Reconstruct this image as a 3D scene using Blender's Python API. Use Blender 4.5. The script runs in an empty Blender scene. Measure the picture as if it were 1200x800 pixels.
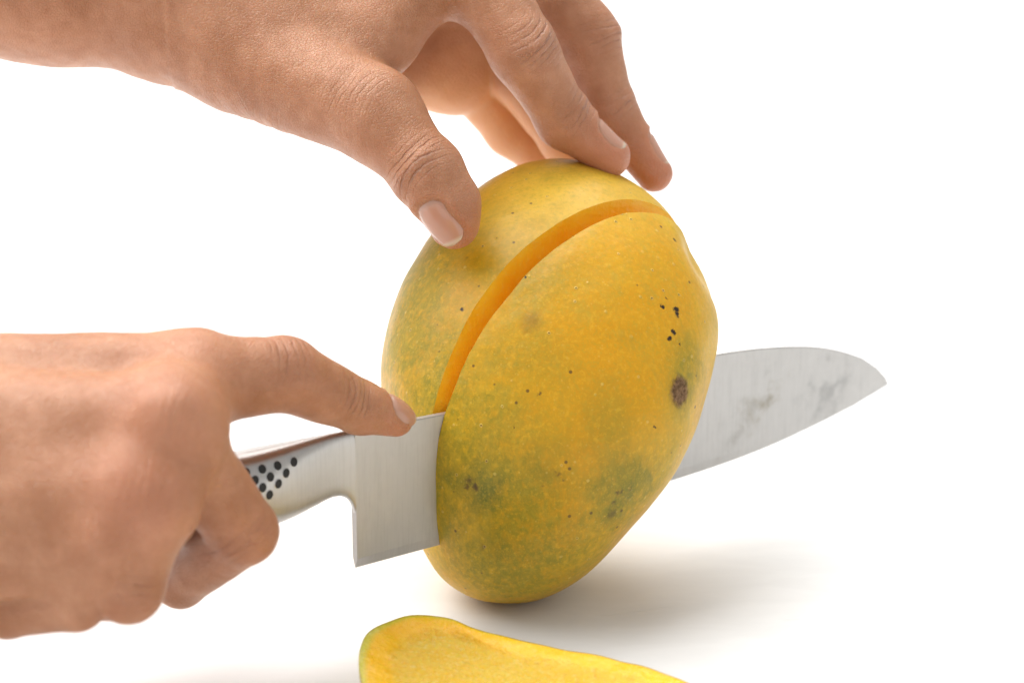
import bpy, bmesh, math, random
import numpy as np
from mathutils import Vector, Matrix, noise as mnoise
from mathutils.bvhtree import BVHTree

random.seed(4)
scene = bpy.context.scene
COL = scene.collection

# ------------------------------------------------------------------ camera
FPX = 2667.0                      # focal length in photograph pixels (80 mm on 36 mm, 1200 px)
PITCH = math.radians(17.0)
CAM_H = 0.2457                    # metres above the table top
RGT = np.array([1.0, 0, 0])
UPV = np.array([0, math.sin(PITCH), math.cos(PITCH)])
FWD = np.array([0, math.cos(PITCH), -math.sin(PITCH)])
CAM = np.array([0, 0, CAM_H * 1000.0])          # all modelling is done in millimetres

cd = bpy.data.cameras.new('camera')
cam = bpy.data.objects.new('camera', cd)
COL.objects.link(cam)
cd.lens = 80.0
cd.sensor_width = 36.0
cd.clip_start = 0.01
cd.clip_end = 100.0
cam.location = CAM / 1000.0
cam.rotation_euler = (math.radians(90) - PITCH, 0, 0)
cd.dof.use_dof = True
cd.dof.focus_distance = 0.588
cd.dof.aperture_fstop = 12.0
scene.camera = cam

# ------------------------------------------------------------------ light
world = bpy.data.worlds.new('World')
scene.world = world
world.use_nodes = True
bg = world.node_tree.nodes['Background']
bg.inputs['Color'].default_value = (1.0, 0.995, 0.985, 1)
bg.inputs['Strength'].default_value = 0.64


def area(name, loc, target, sx, sy, power, col=(1, 1, 1)):
    l = bpy.data.lights.new(name, 'AREA')
    l.shape = 'RECTANGLE'
    l.size = sx
    l.size_y = sy
    l.energy = power
    l.color = col
    o = bpy.data.objects.new(name, l)
    COL.objects.link(o)
    o.location = loc
    o.rotation_euler = (Vector(target) - Vector(loc)).to_track_quat('-Z', 'Y').to_euler()
    return o


area('window_light', (-0.85, 1.42, 1.75), (0.02, 0.6, 0.03), 3.4, 2.7, 146, (1.0, 0.99, 0.975))

scene.view_settings.view_transform = 'Standard'
scene.view_settings.look = 'None'
scene.view_settings.exposure = 0.0
scene.view_settings.gamma = 1.0
scene.view_settings.use_curve_mapping = False
scene.render.engine = 'CYCLES'
scene.cycles.use_denoising = True
scene.cycles.max_bounces = 8
scene.cycles.diffuse_bounces = 4
scene.cycles.use_adaptive_sampling = True
scene.cycles.adaptive_threshold = 0.02


# ------------------------------------------------------------------ helpers
def ray(x, y):
    return FWD + RGT * ((x - 600.0) / FPX) + UPV * ((400.0 - y) / FPX)


def at(x, y, depth):
    """photograph pixel + distance along the view axis (mm) -> point in mm"""
    return CAM + ray(x, y) * depth


def on_z(x, y, z):
    v = ray(x, y)
    return CAM + v * ((z - CAM[2]) / v[2])


def tag(o, label=None, cat=None, group=None, kind=None):
    for k, v in (('label', label), ('category', cat), ('group', group), ('kind', kind)):
        if v:
            o[k] = v
    return o


def empty(name, loc_mm):
    o = bpy.data.objects.new(name, None)
    o.empty_display_size = 0.02
    COL.objects.link(o)
    o.location = Vector(np.asarray(loc_mm) / 1000.0)
    return o


def mesh_obj(name, verts_mm, faces, mat, parent=None, origin=None, smooth=True, fmat=None):
    """verts in world mm; stored relative to origin (mm)"""
    org = np.zeros(3) if origin is None else np.asarray(origin, float)
    v = (np.asarray(verts_mm, float) - org) / 1000.0
    me = bpy.data.meshes.new(name)
    me.from_pydata(v.tolist(), [], [tuple(int(i) for i in f) for f in faces])
    for m in (mat if isinstance(mat, (list, tuple)) else [mat]):
        me.materials.append(m)
    if fmat is not None:
        me.polygons.foreach_set('material_index', np.asarray(fmat, np.int32))
    if smooth:
        me.polygons.foreach_set('use_smooth', np.ones(len(me.polygons), bool))
    me.update()
    o = bpy.data.objects.new(name, me)
    COL.objects.link(o)
    if parent is not None:
        o.parent = parent
    else:
        o.location = Vector(org / 1000.0)
    return o


def unit(v):
    v = np.asarray(v, float)
    return v / np.linalg.norm(v)


def sstep(a, b, x):
    t = np.clip((x - a) / (b - a), 0, 1)
    return t * t * (3 - 2 * t)


# ------------------------------------------------------------------ node helpers
class NT:
    def __init__(self, name):
        self.m = bpy.data.materials.new(name)
        self.m.use_nodes = True
        self.t = self.m.node_tree
        self.b = self.t.nodes['Principled BSDF']
        self.tc = self.n('ShaderNodeTexCoord')
        self.obj = self.tc.outputs['Object']

    def n(self, kind, **kw):
        nd = self.t.nodes.new(kind)
        for k, v in kw.items():
            setattr(nd, k, v)
        return nd

    def link(self, a, b):
        self.t.links.new(a, b)

    def setin(self, sock, v):
        if hasattr(v, 'links') or isinstance(v, bpy.types.NodeSocket):
            self.link(v, sock)
        else:
            sock.default_value = v

    def math(self, op, a, b=0.0, c=None, clamp=False):
        nd = self.n('ShaderNodeMath', operation=op, use_clamp=clamp)
        self.setin(nd.inputs[0], a)
        self.setin(nd.inputs[1], b)
        if c is not None:
            self.setin(nd.inputs[2], c)
        return nd.outputs[0]

    def vmath(self, op, a, b=None):
        nd = self.n('ShaderNodeVectorMath', operation=op)
        self.setin(nd.inputs[0], a)
        if b is not None:
            if op == 'SCALE':
                self.setin(nd.inputs['Scale'], b)
            else:
                self.setin(nd.inputs[1], b)
        return nd.outputs['Value'] if op in ('LENGTH', 'DISTANCE', 'DOT_PRODUCT') else nd.outputs['Vector']

    def mapping(self, vec, scale=(1, 1, 1), rot=(0, 0, 0), loc=(0, 0, 0)):
        nd = self.n('ShaderNodeMapping')
        self.link(vec, nd.inputs['Vector'])
        nd.inputs['Scale'].default_value = scale
        nd.inputs['Rotation'].default_value = rot
        nd.inputs['Location'].default_value = loc
        return nd.outputs[0]

    def noise(self, scale, detail=3.0, rough=0.55, vec=None, dist=0.0, color=False):
        nd = self.n('ShaderNodeTexNoise')
        self.link(vec if vec is not None else self.obj, nd.inputs['Vector'])
        nd.inputs['Scale'].default_value = scale
        nd.inputs['Detail'].default_value = detail
        nd.inputs['Roughness'].default_value = rough
        nd.inputs['Distortion'].default_value = dist
        return nd.outputs['Color'] if color else nd.outputs['Fac']

    def voronoi(self, scale, feature='F1', vec=None, rnd=1.0):
        nd = self.n('ShaderNodeTexVoronoi', feature=feature)
        self.link(vec if vec is not None else self.obj, nd.inputs['Vector'])
        nd.inputs['Scale'].default_value = scale
        nd.inputs['Randomness'].default_value = rnd
        return nd

    def ss(self, a, b, x):
        """smoothstep mask: 0 at a, 1 at b"""
        nd = self.n('ShaderNodeMapRange', interpolation_type='SMOOTHSTEP')
        self.setin(nd.inputs['Value'], x)
        nd.inputs['From Min'].default_value = a
        nd.inputs['From Max'].default_value = b
        return nd.outputs['Result']

    def lin(self, a, b, c, d, x):
        nd = self.n('ShaderNodeMapRange')
        self.setin(nd.inputs['Value'], x)
        for k, v in zip(('From Min', 'From Max', 'To Min', 'To Max'), (a, b, c, d)):
            nd.inputs[k].default_value = v
        return nd.outputs['Result']

    def mix(self, f, a, b, blend='MIX'):
        nd = self.n('ShaderNodeMix', data_type='RGBA', blend_type=blend)
        self.setin(nd.inputs['Factor'], f)
        for i, v in ((6, a), (7, b)):
            if isinstance(v, bpy.types.NodeSocket):
                self.link(v, nd.inputs[i])
            else:
                nd.inputs[i].default_value = (*v[:3], 1)
        return nd.outputs[2]

    def attr(self, name, out='Fac'):
        nd = self.n('ShaderNodeAttribute', attribute_name=name)
        return nd.outputs[out]

    def bump(self, h, dist, strength=1.0, normal=None):
        nd = self.n('ShaderNodeBump')
        nd.inputs['Strength'].default_value = strength
        nd.inputs['Distance'].default_value = dist
        self.link(h, nd.inputs['Height'])
        if normal is not None:
            self.link(normal, nd.inputs['Normal'])
        return nd.outputs[0]

    def out(self, **kw):
        for k, v in kw.items():
            self.setin(self.b.inputs[k.replace('_', ' ')], v)
        return self.m


def srgb(r, g, b):
    f = lambda c: (c / 255 / 12.92) if c / 255 <= 0.04045 else ((c / 255 + 0.055) / 1.055) ** 2.4
    return (f(r), f(g), f(b))


# ------------------------------------------------------------------ table top
def table_material():
    t = NT('white_painted_wood')
    m1 = t.mapping(t.obj, scale=(1.0, 3.0, 1.0), rot=(0, 0, math.radians(-7)))
    grain = t.noise(38, 5, 0.6, m1, 0.6)
    blot = t.noise(5, 3, 0.5)
    c = t.mix(t.ss(0.35, 0.7, grain), (0.765, 0.766, 0.766), (0.80, 0.801, 0.801))
    c = t.mix(t.math('MULTIPLY', t.ss(0.5, 0.75, blot), 0.25), c, (0.745, 0.745, 0.74))
    fine = t.noise(420, 3, 0.6, m1)
    # a few long scratches in the paint
    sv = t.mapping(t.obj, scale=(1.4, 30.0, 1.0), rot=(0, 0, math.radians(-11)))
    vo = t.voronoi(6.0, 'DISTANCE_TO_EDGE', sv)
    scr = t.math('MULTIPLY', t.ss(0.012, 0.0, vo.outputs['Distance']), t.ss(0.56, 0.66, t.noise(14, 2)))
    h = t.math('ADD', t.math('MULTIPLY', grain, 1.0), t.math('MULTIPLY', fine, 0.25))
    h = t.math('SUBTRACT', h, t.math('MULTIPLY', scr, 1.2))
    for (x0, y0, x1, y1, wd, dp) in ((695, 722, 800, 709, 0.30, 9.0), (722, 716, 770, 713, 0.22, 6.0), (915, 727, 940, 725, 0.5, 6.0), (330, 764, 372, 760, .3, 4.0), (1010, 690, 1052, 682, .3, 4.0)):
        a_, b_ = on_z(x0, y0, 0)[:2] / 1000, on_z(x1, y1, 0)[:2] / 1000
        mid, ang, ln = (a_ + b_) / 2, math.atan2(b_[1] - a_[1], b_[0] - a_[0]), np.linalg.norm(b_ - a_)
        wob = t.vmath('ADD', t.obj, t.vmath('SCALE', t.noise(60, 2, color=True), 0.0025))
        q = t.vmath('SUBTRACT', wob, (mid[0] + .00125, mid[1] + .00125, 0))
        along = t.math('ABSOLUTE', t.vmath('DOT_PRODUCT', q, (math.cos(ang), math.sin(ang), 0)))
        across = t.math('ABSOLUTE', t.vmath('DOT_PRODUCT', q, (-math.sin(ang), math.cos(ang), 0)))
        mk = t.math('MULTIPLY', t.ss(ln / 2, ln / 4, along), t.ss(wd / 1000, 0.0, across))
        h = t.math('SUBTRACT', h, t.math('MULTIPLY', mk, dp))
    return t.out(Base_Color=c, Roughness=t.lin(0.3, 0.7, 0.45, 0.6, grain), Specular_IOR_Level=0.2,
                 Normal=t.bump(h, 0.00012, 0.35))


W = 2600.0
vs = [(-W, -500, 0), (W, -500, 0), (W, 4200, 0), (-W, 4200, 0),
      (-W, -500, -35), (W, -500, -35), (W, 4200, -35), (-W, 4200, -35)]
fs = [(0, 1, 2, 3), (7, 6, 5, 4), (0, 4, 5, 1), (1, 5, 6, 2), (2, 6, 7, 3), (3, 7, 4, 0)]
tag(mesh_obj('table_top', vs, fs, table_material(), smooth=False), kind='structure')

# ------------------------------------------------------------------ mango
D0 = 620.0                         # view depth of the mango's silhouette (mm)
MC = (648.0, 440.0)                # middle of the fruit in the photograph
OUT = [(662, 181), (622, 185), (590, 197), (558, 217), (528, 246), (500, 284), (474, 327), (457, 366), (448, 402),
       (446, 440), (450, 478), (458, 520), (470, 562), (485, 605), (501, 645), (515, 673), (545, 693), (590, 703),
       (636, 697), (676, 675), (714, 638), (746, 600), (775, 561), (801, 518), (820, 470), (831, 425), (834, 380),
       (829, 343), (820, 311), (805, 275), (783, 240), (757, 219), (735, 203), (700, 188)]
KA = math.radians(52.0)            # knife direction, away from the view axis
KD = np.array([math.sin(KA), math.cos(KA), 0.0])
KT = math.radians(0.0)             # the cut leans towards the camera at its top
KN = np.array([KD[1] * math.cos(KT), -KD[0] * math.cos(KT), -math.sin(KT)])    # normal of the cut, towards the camera and right
KU = np.cross(KN, KD)
KU = KU if KU[2] > 0 else -KU


def outline_radius(smoothing):
    c = np.array(MC)
    p = np.array(OUT, float) - c
    th = np.arctan2(-p[:, 1], p[:, 0])
    r = np.hypot(p[:, 0], p[:, 1])
    o = np.argsort(th)
    th, r = th[o], r[o]
    g = np.linspace(-math.pi, math.pi, 721)[:-1]
    rg = np.interp(g, np.concatenate([th - 2 * math.pi, th, th + 2 * math.pi]), np.tile(r, 3))
    k = np.fft.rfft(rg)
    f = np.exp(-(np.arange(len(k)) / smoothing) ** 2)
    return g, np.fft.irfft(k * f, len(rg))


G, R_DET = outline_radius(14.0)
_, R_SM = outline_radius(3.0)


def noise3(P, s, seed=0.0):
    return np.array([mnoise.noise((p[0] * s + seed, p[1] * s - seed, p[2] * s)) for p in P])


def mango_mesh():
    bm = bmesh.new()
    bmesh.ops.create_icosphere(bm, subdivisions=7, radius=1.0)
    n = np.array([v.co for v in bm.verts])
    faces = [tuple(v.index for v in f.verts) for f in bm.faces]
    bm.free()
    th = np.arctan2(n[:, 1], n[:, 0])
    cp = np.hypot(n[:, 0], n[:, 1])
    wrap = np.concatenate([G, [G[0] + 2 * math.pi]])
    rs = np.interp(th, wrap, np.concatenate([R_SM, R_SM[:1]]))
    rd = np.interp(th, wrap, np.concatenate([R_DET, R_DET[:1]]))
    rr = rs + (rd - rs) * cp ** 5
    s = D0 / FPX
    x = rr * n[:, 0] * s                      # cos(phi) e_theta
    y = rr * n[:, 1] * s
    H = 43.0
    z = H * np.sign(n[:, 2]) * np.clip(1 - cp ** 2.3, 0, 1) ** (1 / 2.15)
    # rear a little flatter, thickness eases towards both ends
    yy = y / 60.0
    z = z * (1.0 - 0.10 * np.clip(np.abs(yy) - 0.25, 0, 1))
    z = z - 0.20 * y                          # the fruit leans a little away at its top
    P = CAM + (D0 * FWD)[None] + np.outer((MC[0] - 600) * s + x, RGT) + np.outer((400 - MC[1]) * s + y, UPV) - np.outer(z, FWD)
    # hollow below the stem shoulder, on the right
    q = P - at(816, 304, D0 - 3)
    P = P + np.outer(-2.9 * np.exp(-(q ** 2).sum(1) / 9.0 ** 2), RGT)
    q = P - at(838, 372, D0 - 6)
    P = P + np.outer(0.5 * np.exp(-(q ** 2).sum(1) / 15.0 ** 2), RGT)
    # soft unevenness of the skin
    nrm = unit_rows(P - P.mean(0))
    amp = 0.7 * noise3(P, 1 / 26.0, 3.1) + 0.22 * noise3(P, 1 / 9.0, 7.7)
    P = P + nrm * amp[:, None]
    return P, faces


def unit_rows(a):
    return a / np.linalg.norm(a, axis=1)[:, None]


MP, MF = mango_mesh()
MB = BVHTree.FromPolygons([Vector(p) for p in MP], MF)


def hit(x, y, tree=None):
    """first point of the whole fruit behind a photograph pixel"""
    v = unit(ray(x, y))
    h = (tree or MB).ray_cast(Vector(CAM), Vector(v))
    return np.array(h[0]) if h[0] is not None else None


def depth_of(p):
    return float((np.asarray(p) - CAM) @ FWD)


MANGO_MIN = MP[:, 2].min()
print('mango min z', MANGO_MIN, 'top', MP[:, 2].max())
P0 = hit(509, 540)                 # where the blade enters the skin
print('P0', P0, depth_of(P0))


def kn(x, y):
    """photograph pixel on the plane of the cut -> point in mm"""
    v = ray(x, y)
    return CAM + v * (((P0 - CAM) @ KN) / (v @ KN))


EDGE = kn(533, 633)
print('edge z', EDGE[2], [round(kn(*q)[2], 1) for q in ((415, 665), (780, 565), (510, 486), (842, 414))])
TILT = math.radians(1.8)            # the cheek leans out


def open_cut(P):
    """lean the front cheek outwards about the line of the blade's edge"""
    s = (P - P0) @ KN
    h = (P - EDGE) @ KU
    a = TILT * (s > 0.0) * sstep(-2, 10, h)
    dn = s * np.cos(a) + h * np.sin(a) * (h > 0)
    dz = h * np.cos(a) - np.clip(s, 0, None) * np.sin(a)
    m = (a > 0)
    Q = P.copy()
    Q[m] += np.outer((dn - s)[m], KN) + np.outer((dz - h)[m], KU)
    return Q


SPOTS = []


def mango_skin():
    t = NT('mango_skin')
    org = MBASE
    big = t.noise(26, 4, 0.6, dist=0.4)
    med = t.noise(75, 5, 0.65)
    fine = t.noise(520, 3, 0.6)
    yellow = (0.67, 0.40, 0.012)
    orange = (0.65, 0.315, 0.005)
    olive = (0.27, 0.225, 0.014)
    green = (0.10, 0.13, 0.018)
    warp = t.vmath('SCALE', t.vmath('SUBTRACT', t.noise(60, 4, 0.6, color=True), (0.5, 0.5, 0.5)), 0.022)
    wv = t.vmath('ADD', t.obj, warp)
    warp2 = t.vmath('SCALE', t.vmath('SUBTRACT', t.noise(520, 3, 0.6, color=True), (0.5, 0.5, 0.5)), 0.0028)
    wv2 = t.vmath('ADD', t.obj, warp2)

    def blob(x, y, r0, r1, vec):
        p = (open_cut(hit(x, y)[None])[0] - org) / 1000.0
        return t.ss(r1 / 1000.0, r0 / 1000.0, t.vmath('DISTANCE', vec, tuple(p)))
    c = t.mix(t.ss(0.35, 0.65, big), yellow, orange)
    # ripe orange centre of the cheek, paler yellow towards the stem, also painting in light the hand blocks
    c = t.mix(t.math('MULTIPLY', blob(690, 420, 8, 42, wv), 0.75), c, (0.65, 0.300, 0.004))
    c = t.mix(t.math('MULTIPLY', blob(650, 205, 4, 40, wv), 0.7), c, (0.78, 0.52, 0.07))
    # unripe olive zones
    ol = None
    for x, y, r0, r1, w in ((470, 350, 8, 40, 1.0), (480, 450, 6, 36, .95), (560, 590, 6, 38, 1.0), (600, 660, 4, 36, .95), (545, 520, 3, 22, .7), (735, 575, 2, 26, .9),
                            (565, 470, 2, 26, .65), (620, 310, 2, 24, .55), (600, 420, 2, 22, .6), (700, 500, 2, 18, .4), (700, 640, 2, 24, .4), (805, 440, 2, 16, .7),
                            (520, 300, 2, 22, .6), (640, 540, 2, 24, .45), (625, 640, 8, 48, .8), (520, 420, 2, 24, .6), (640, 445, 2, 14, .4)):
        b = t.math('MULTIPLY', blob(x, y, r0, r1, wv), w)
        ol = b if ol is None else t.math('MAXIMUM', ol, b)
    ol = t.math('MULTIPLY', ol, t.lin(0.28, 0.66, 0.35, 1.3, med))
    gr = t.noise(620, 4, 0.7, t.mapping(t.obj, scale=(1, 1, 0.6)))
    ol = t.math('MULTIPLY', ol, t.lin(0.35, 0.62, 0.45, 1.3, gr), clamp=True)
    c = t.mix(ol, c, olive)
    for x, y, r0, r1, w in ((552, 566, 1, 10, .9), (735, 560, 1, 13, .45), (728, 590, .5, 8, .5), (640, 555, .5, 7, .35), (585, 628, .5, 9, .35)):
        c = t.mix(t.math('MULTIPLY', blob(x, y, r0, r1, wv), w), c, green)
    # mottling
    c = t.mix(t.math('MULTIPLY', t.ss(0.48, 0.68, med), 0.40), c, (0.47, 0.30, 0.02))
    c = t.mix(t.math('MULTIPLY', t.ss(0.50, 0.75, fine), 0.15), c, (0.84, 0.56, 0.06))
    # lenticels: pale dots, some with a dark heart
    vo = t.voronoi(255)
    dd = vo.outputs['Distance']
    rnd = vo.outputs['Color']
    sep = t.n('ShaderNodeSeparateColor')
    t.link(rnd, sep.inputs[0])
    r1 = sep.outputs[0]
    pale = t.math('MULTIPLY', t.ss(0.16, 0.08, dd), t.ss(0.25, 0.4, r1))
    c = t.mix(t.math('MULTIPLY', pale, 0.42), c, (0.84, 0.62, 0.16))
    dark = t.math('MULTIPLY', t.ss(0.085, 0.045, dd), t.ss(0.50, 0.56, r1))
    c = t.mix(t.math('MULTIPLY', dark, 0.85), c, (0.14, 0.075, 0.02))
    vo2 = t.voronoi(520)
    c = t.mix(t.math('MULTIPLY', t.ss(0.2, 0.08, vo2.outputs['Distance']), 0.15), c, (0.82, 0.62, 0.16))
    g1 = t.noise(850, 3, 0.7)
    c = t.mix(t.math('MULTIPLY', t.ss(0.50, 0.66, g1), 0.42), c, (0.46, 0.33, 0.022))
    c = t.mix(t.math('MULTIPLY', t.ss(0.48, 0.34, g1), 0.25), c, (0.82, 0.50, 0.03))
    # dark pinpricks, in loose drifts
    vo3 = t.voronoi(170)
    sep3 = t.n('ShaderNodeSeparateColor')
    t.link(vo3.outputs['Color'], sep3.inputs[0])
    pin = t.math('MULTIPLY', t.ss(0.10, 0.055, vo3.outputs['Distance']), t.ss(0.20, 0.26, sep3.outputs[1]))
    c = t.mix(t.math('MULTIPLY', pin, 0.8), c, (0.10, 0.055, 0.015))
    # faint streaks running from stem to tip
    sk = t.noise(230, 4, 0.65, t.mapping(t.obj, scale=(1, 1, 0.22)))
    c = t.mix(t.math('MULTIPLY', t.ss(0.52, 0.72, sk), 0.35), c, (0.40, 0.30, 0.03))
    # blemishes
    stain = None
    for x, y, r0, r1, w in ((618, 372, 0.4, 4.0, .38), (612, 380, .5, 3, .28), (548, 560, .2, 1.9, .85), (556, 568, .2, 1.5, .9), (545, 568, .2, 1.2, .8),
                            (722, 572, .1, 1.0, .7), (718, 583, .1, 1.2, .7), (727, 570, .1, .9, .7), (716, 597, .4, 2.4, .55), (737, 568, .1, .8, .6),
                            (652, 551, .1, .9, .6), (648, 548, .1, .8, .6), (658, 558, .1, .7, .6), (634, 565, .1, .8, .5),
                            (628, 458, .1, .8, .8), (546, 303, .1, .9, .4), (565, 640, .2, 1.4, .4)):
        b = t.math('MULTIPLY', blob(x, y, r0, r1, wv2), w)
        stain = b if stain is None else t.math('MAXIMUM', stain, b)
    c = t.mix(stain, c, (0.085, 0.050, 0.016))
    spot = None
    for x, y, r0, r1 in ((770, 355, .35, .85), (787, 357, .5, 1.15), (788, 363, .4, 1.0), (785, 384, .4, .95), (779, 391, .4, .9),
                         (784, 278, .3, .9), (640, 290, .3, .7), (622, 308, .2, .6), (792, 398, .1, .5), (776, 345, .1, .5),
                         (541, 362, .3, .8), (609, 323, .2, .6), (765, 495, .1, .55), (600, 497, .1, .6), (560, 335, .1, .5)):
        b = blob(x, y, r0, r1, wv2)
        spot = b if spot is None else t.math('MAXIMUM', spot, b)
    c = t.mix(spot, c, (0.025, 0.014, 0.006))
    # corky scab
    scab = blob(793, 453, 2.6, 4.9, t.vmath('ADD', wv2, t.vmath('SCALE', warp, 0.10)))
    halo = blob(795, 452, 2, 8.5, wv2)
    c = t.mix(t.math('MULTIPLY', halo, 0.28), c, olive)
    sn = t.noise(900, 4, 0.7)
    scc = t.mix(t.ss(0.35, 0.68, sn), (0.07, 0.030, 0.014), (0.26, 0.14, 0.075))
    c = t.mix(t.math('MULTIPLY', scab, 0.93), c, scc)
    h = t.math('ADD', t.math('MULTIPLY', t.noise(330, 4, 0.6), 1.0), t.math('MULTIPLY', pale, 0.55))
    h = t.math('SUBTRACT', h, t.math('MULTIPLY', dark, 0.8))
    h = t.math('ADD', h, t.math('MULTIPLY', scab, t.math('MULTIPLY', sn, 2.2)))
    rough = t.math('ADD', t.lin(0.3, 0.7, 0.36, 0.50, med), t.math('MULTIPLY', scab, 0.35))
    return t.out(Base_Color=c, Roughness=rough, Specular_IOR_Level=0.33, Subsurface_Weight=0.12,
                 Subsurface_Radius=(1.0, 0.45, 0.08), Subsurface_Scale=0.003, Normal=t.bump(h, 0.00026, 0.8))


def flesh_material():
    t = NT('mango_flesh')
    streak = t.mapping(t.obj, scale=(1, 1, 0.25))
    a = t.noise(90, 4, 0.6, streak)
    b = t.noise(700, 3, 0.65)
    c = t.mix(t.ss(0.35, 0.68, a), (0.97, 0.49, 0.012), (0.98, 0.57, 0.025))
    c = t.mix(t.math('MULTIPLY', t.ss(0.5, 0.7, b), 0.3), c, (0.94, 0.62, 0.10))
    h = t.math('ADD', t.math('MULTIPLY', a, 0.8), t.math('MULTIPLY', b, 0.8))
    return t.out(Base_Color=c, Roughness=t.lin(0.3, 0.7, 0.28, 0.5, b), Specular_IOR_Level=0.4, Subsurface_Weight=0.3,
                 Subsurface_Radius=(1.0, 0.5, 0.10), Subsurface_Scale=0.005, Normal=t.bump(h, 0.0005, 0.6))


MBASE = np.array([on_z(590, 700, 0)[0], on_z(590, 700, 0)[1] + 12, 0.0])
SKIN_M = mango_skin()
FLESH_M = flesh_material()


def build_mango():
    root = empty('mango', MBASE)
    tag(root, 'whole yellow mango standing upright with the knife blade halfway through it', 'mango')
    tmp = mesh_obj('mango_source', MP, MF, [SKIN_M, FLESH_M], origin=MBASE)
    # thin slot cut by the blade, from the edge line upwards
    k = 0.22
    q = []
    bottom = EDGE + KU * 0.3
    prof = [(-k, 0), (k, 0), (k, 160), (-1.0, 160), (-2.0, 96), (-4.5, 73), (-2.9, 40), (-1.5, 16)]
    np_ = len(prof)
    for s in (-140, 200):
        for n, z in prof:
            q.append(bottom + KD * s + KN * n + KU * z)
    f = [tuple(range(np_))[::-1], tuple(range(np_, 2 * np_))]
    f += [(i, (i + 1) % np_, (i + 1) % np_ + np_, i + np_) for i in range(np_)]
    cut = mesh_obj('slot', q, f, [SKIN_M, FLESH_M], origin=MBASE, smooth=False, fmat=[1] * len(f))
    cb = bmesh.new()
    cb.from_mesh(cut.data)
    bmesh.ops.recalc_face_normals(cb, faces=cb.faces)
    cb.to_mesh(cut.data)
    cb.free()
    md = tmp.modifiers.new('b', 'BOOLEAN')
    md.operation = 'DIFFERENCE'
    md.solver = 'EXACT'
    md.object = cut
    md.material_mode = 'INDEX'
    bpy.context.view_layer.update()
    dg = bpy.context.evaluated_depsgraph_get()
    me = bpy.data.meshes.new_from_object(tmp.evaluated_get(dg))
    bm = bmesh.new()
    bm.from_mesh(me)
    # cut faces are long n-gons: break them into small ones so that they can bend and keep smooth shading
    fl = [fc for fc in bm.faces if fc.material_index == 1 or fc.calc_area() > 4e-5]
    for fc in fl:
        fc.material_index = 1
    res = bmesh.ops.triangulate(bm, faces=fl)
    for _ in range(3):
        es = [e for e in bm.edges if e.calc_length() > 0.006 and all(g.material_index == 1 for g in e.link_faces)]
        if es:
            bmesh.ops.subdivide_edges(bm, edges=es, cuts=1)
            bmesh.ops.triangulate(bm, faces=[g for g in bm.faces if len(g.verts) > 4])
    bm.verts.ensure_lookup_table()
    V = np.array([v.co for v in bm.verts]) * 1000.0 + MBASE
    sc_, hc_ = (V - P0) @ KN, (V - EDGE) @ KU
    nearcut = np.exp(-(sc_ / 5.0) ** 2) * sstep(4, 14, hc_)
    wav = np.zeros(len(V))
    idx = np.nonzero(nearcut > 0.02)[0]
    wav[idx] = 0.75 * noise3(V[idx], 1 / 11.0, 9.3) + 0.3 * noise3(V[idx], 1 / 3.5, 2.1)
    V = open_cut(V) + np.outer(wav * nearcut, KN)
    bm.verts.index_update()
    for mi, nm in ((0, 'skin'), (1, 'flesh')):
        F = [[v.index for v in fc.verts] for fc in bm.faces if fc.material_index == mi]
        used = sorted({i for fc in F for i in fc})
        mp = {o: i for i, o in enumerate(used)}
        mesh_obj(nm, V[used], [[mp[i] for i in fc] for fc in F], (SKIN_M, FLESH_M)[mi], root, MBASE, smooth=(mi == 0))
        print(nm, len(F))
    bm.free()
    for o in (tmp, cut):
        bpy.data.objects.remove(o, do_unlink=True)
    return root


build_mango()


# ------------------------------------------------------------------ knife
ANR = 0.0


def steel(name, rough, brushed=True, stain=False):
    t = NT(name)
    ang = math.pi / 2 - KA
    al = t.mapping(t.obj, rot=(0, 0, -ang))
    st = t.mapping(al, scale=(0.9, 0.9, 0.05))
    br = t.noise(1500, 3, 0.6, st)
    sm = t.noise(60, 4, 0.65)
    c = t.mix(t.ss(0.35, 0.7, sm), (0.50, 0.49, 0.475), (0.57, 0.56, 0.545))
    c = t.mix(t.math('MULTIPLY', t.ss(0.45, 0.7, br), 0.20), c, (0.38, 0.375, 0.365))
    r = t.math('ADD', t.lin(0.3, 0.7, rough - 0.04, rough + 0.08, sm), t.math('MULTIPLY', br, 0.06))
    if stain:
        w = t.vmath('ADD', t.obj, t.vmath('SCALE', t.vmath('SUBTRACT', t.noise(130, 3, 0.65, color=True), (0.5, 0.5, 0.5)), 0.035))
        def blob(x, y, r0, r1):
            p = (kn(x, y) - KBASE) / 1000.0
            return t.ss(r1 / 1000, r0 / 1000, t.vmath('DISTANCE', w, tuple(p)))
        n2 = t.ss(0.42, 0.62, t.noise(110, 4, 0.65))
        for x, y, a, b, wt, col in ((885, 480, 1, 12, .5, (0.34, 0.30, 0.22)), (895, 470, 1, 7, .4, (0.36, 0.31, 0.20)), (965, 460, 1, 12, .55, (0.30, 0.31, 0.31)), (990, 430, 1, 9, .5, (0.30, 0.31, 0.31)),
                                   (855, 500, 1, 10, .3, (0.33, 0.33, 0.31)), (890, 420, 1, 6, .3, (0.3, 0.3, 0.3)), (510, 618, .5, 4, .35, (0.5, 0.5, 0.5))):
            m = t.math('MULTIPLY', t.math('MULTIPLY', blob(x, y, a, b), wt * 0.55), n2)
            c = t.mix(m, c, col)
            r = t.math('ADD', r, t.math('MULTIPLY', m, 0.35))
    tan = t.n('ShaderNodeCombineXYZ')
    for i in range(3):
        tan.inputs[i].default_value = KD[i]
    return t.out(Base_Color=c, Metallic=1.0, Roughness=r, Anisotropic=0.8, Anisotropic_Rotation=ANR, Tangent=tan.outputs[0], Normal=t.bump(br, 0.000012, 0.3))


KBASE = np.array([*kn(415, 665)[:2], kn(415, 665)[2]])


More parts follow.
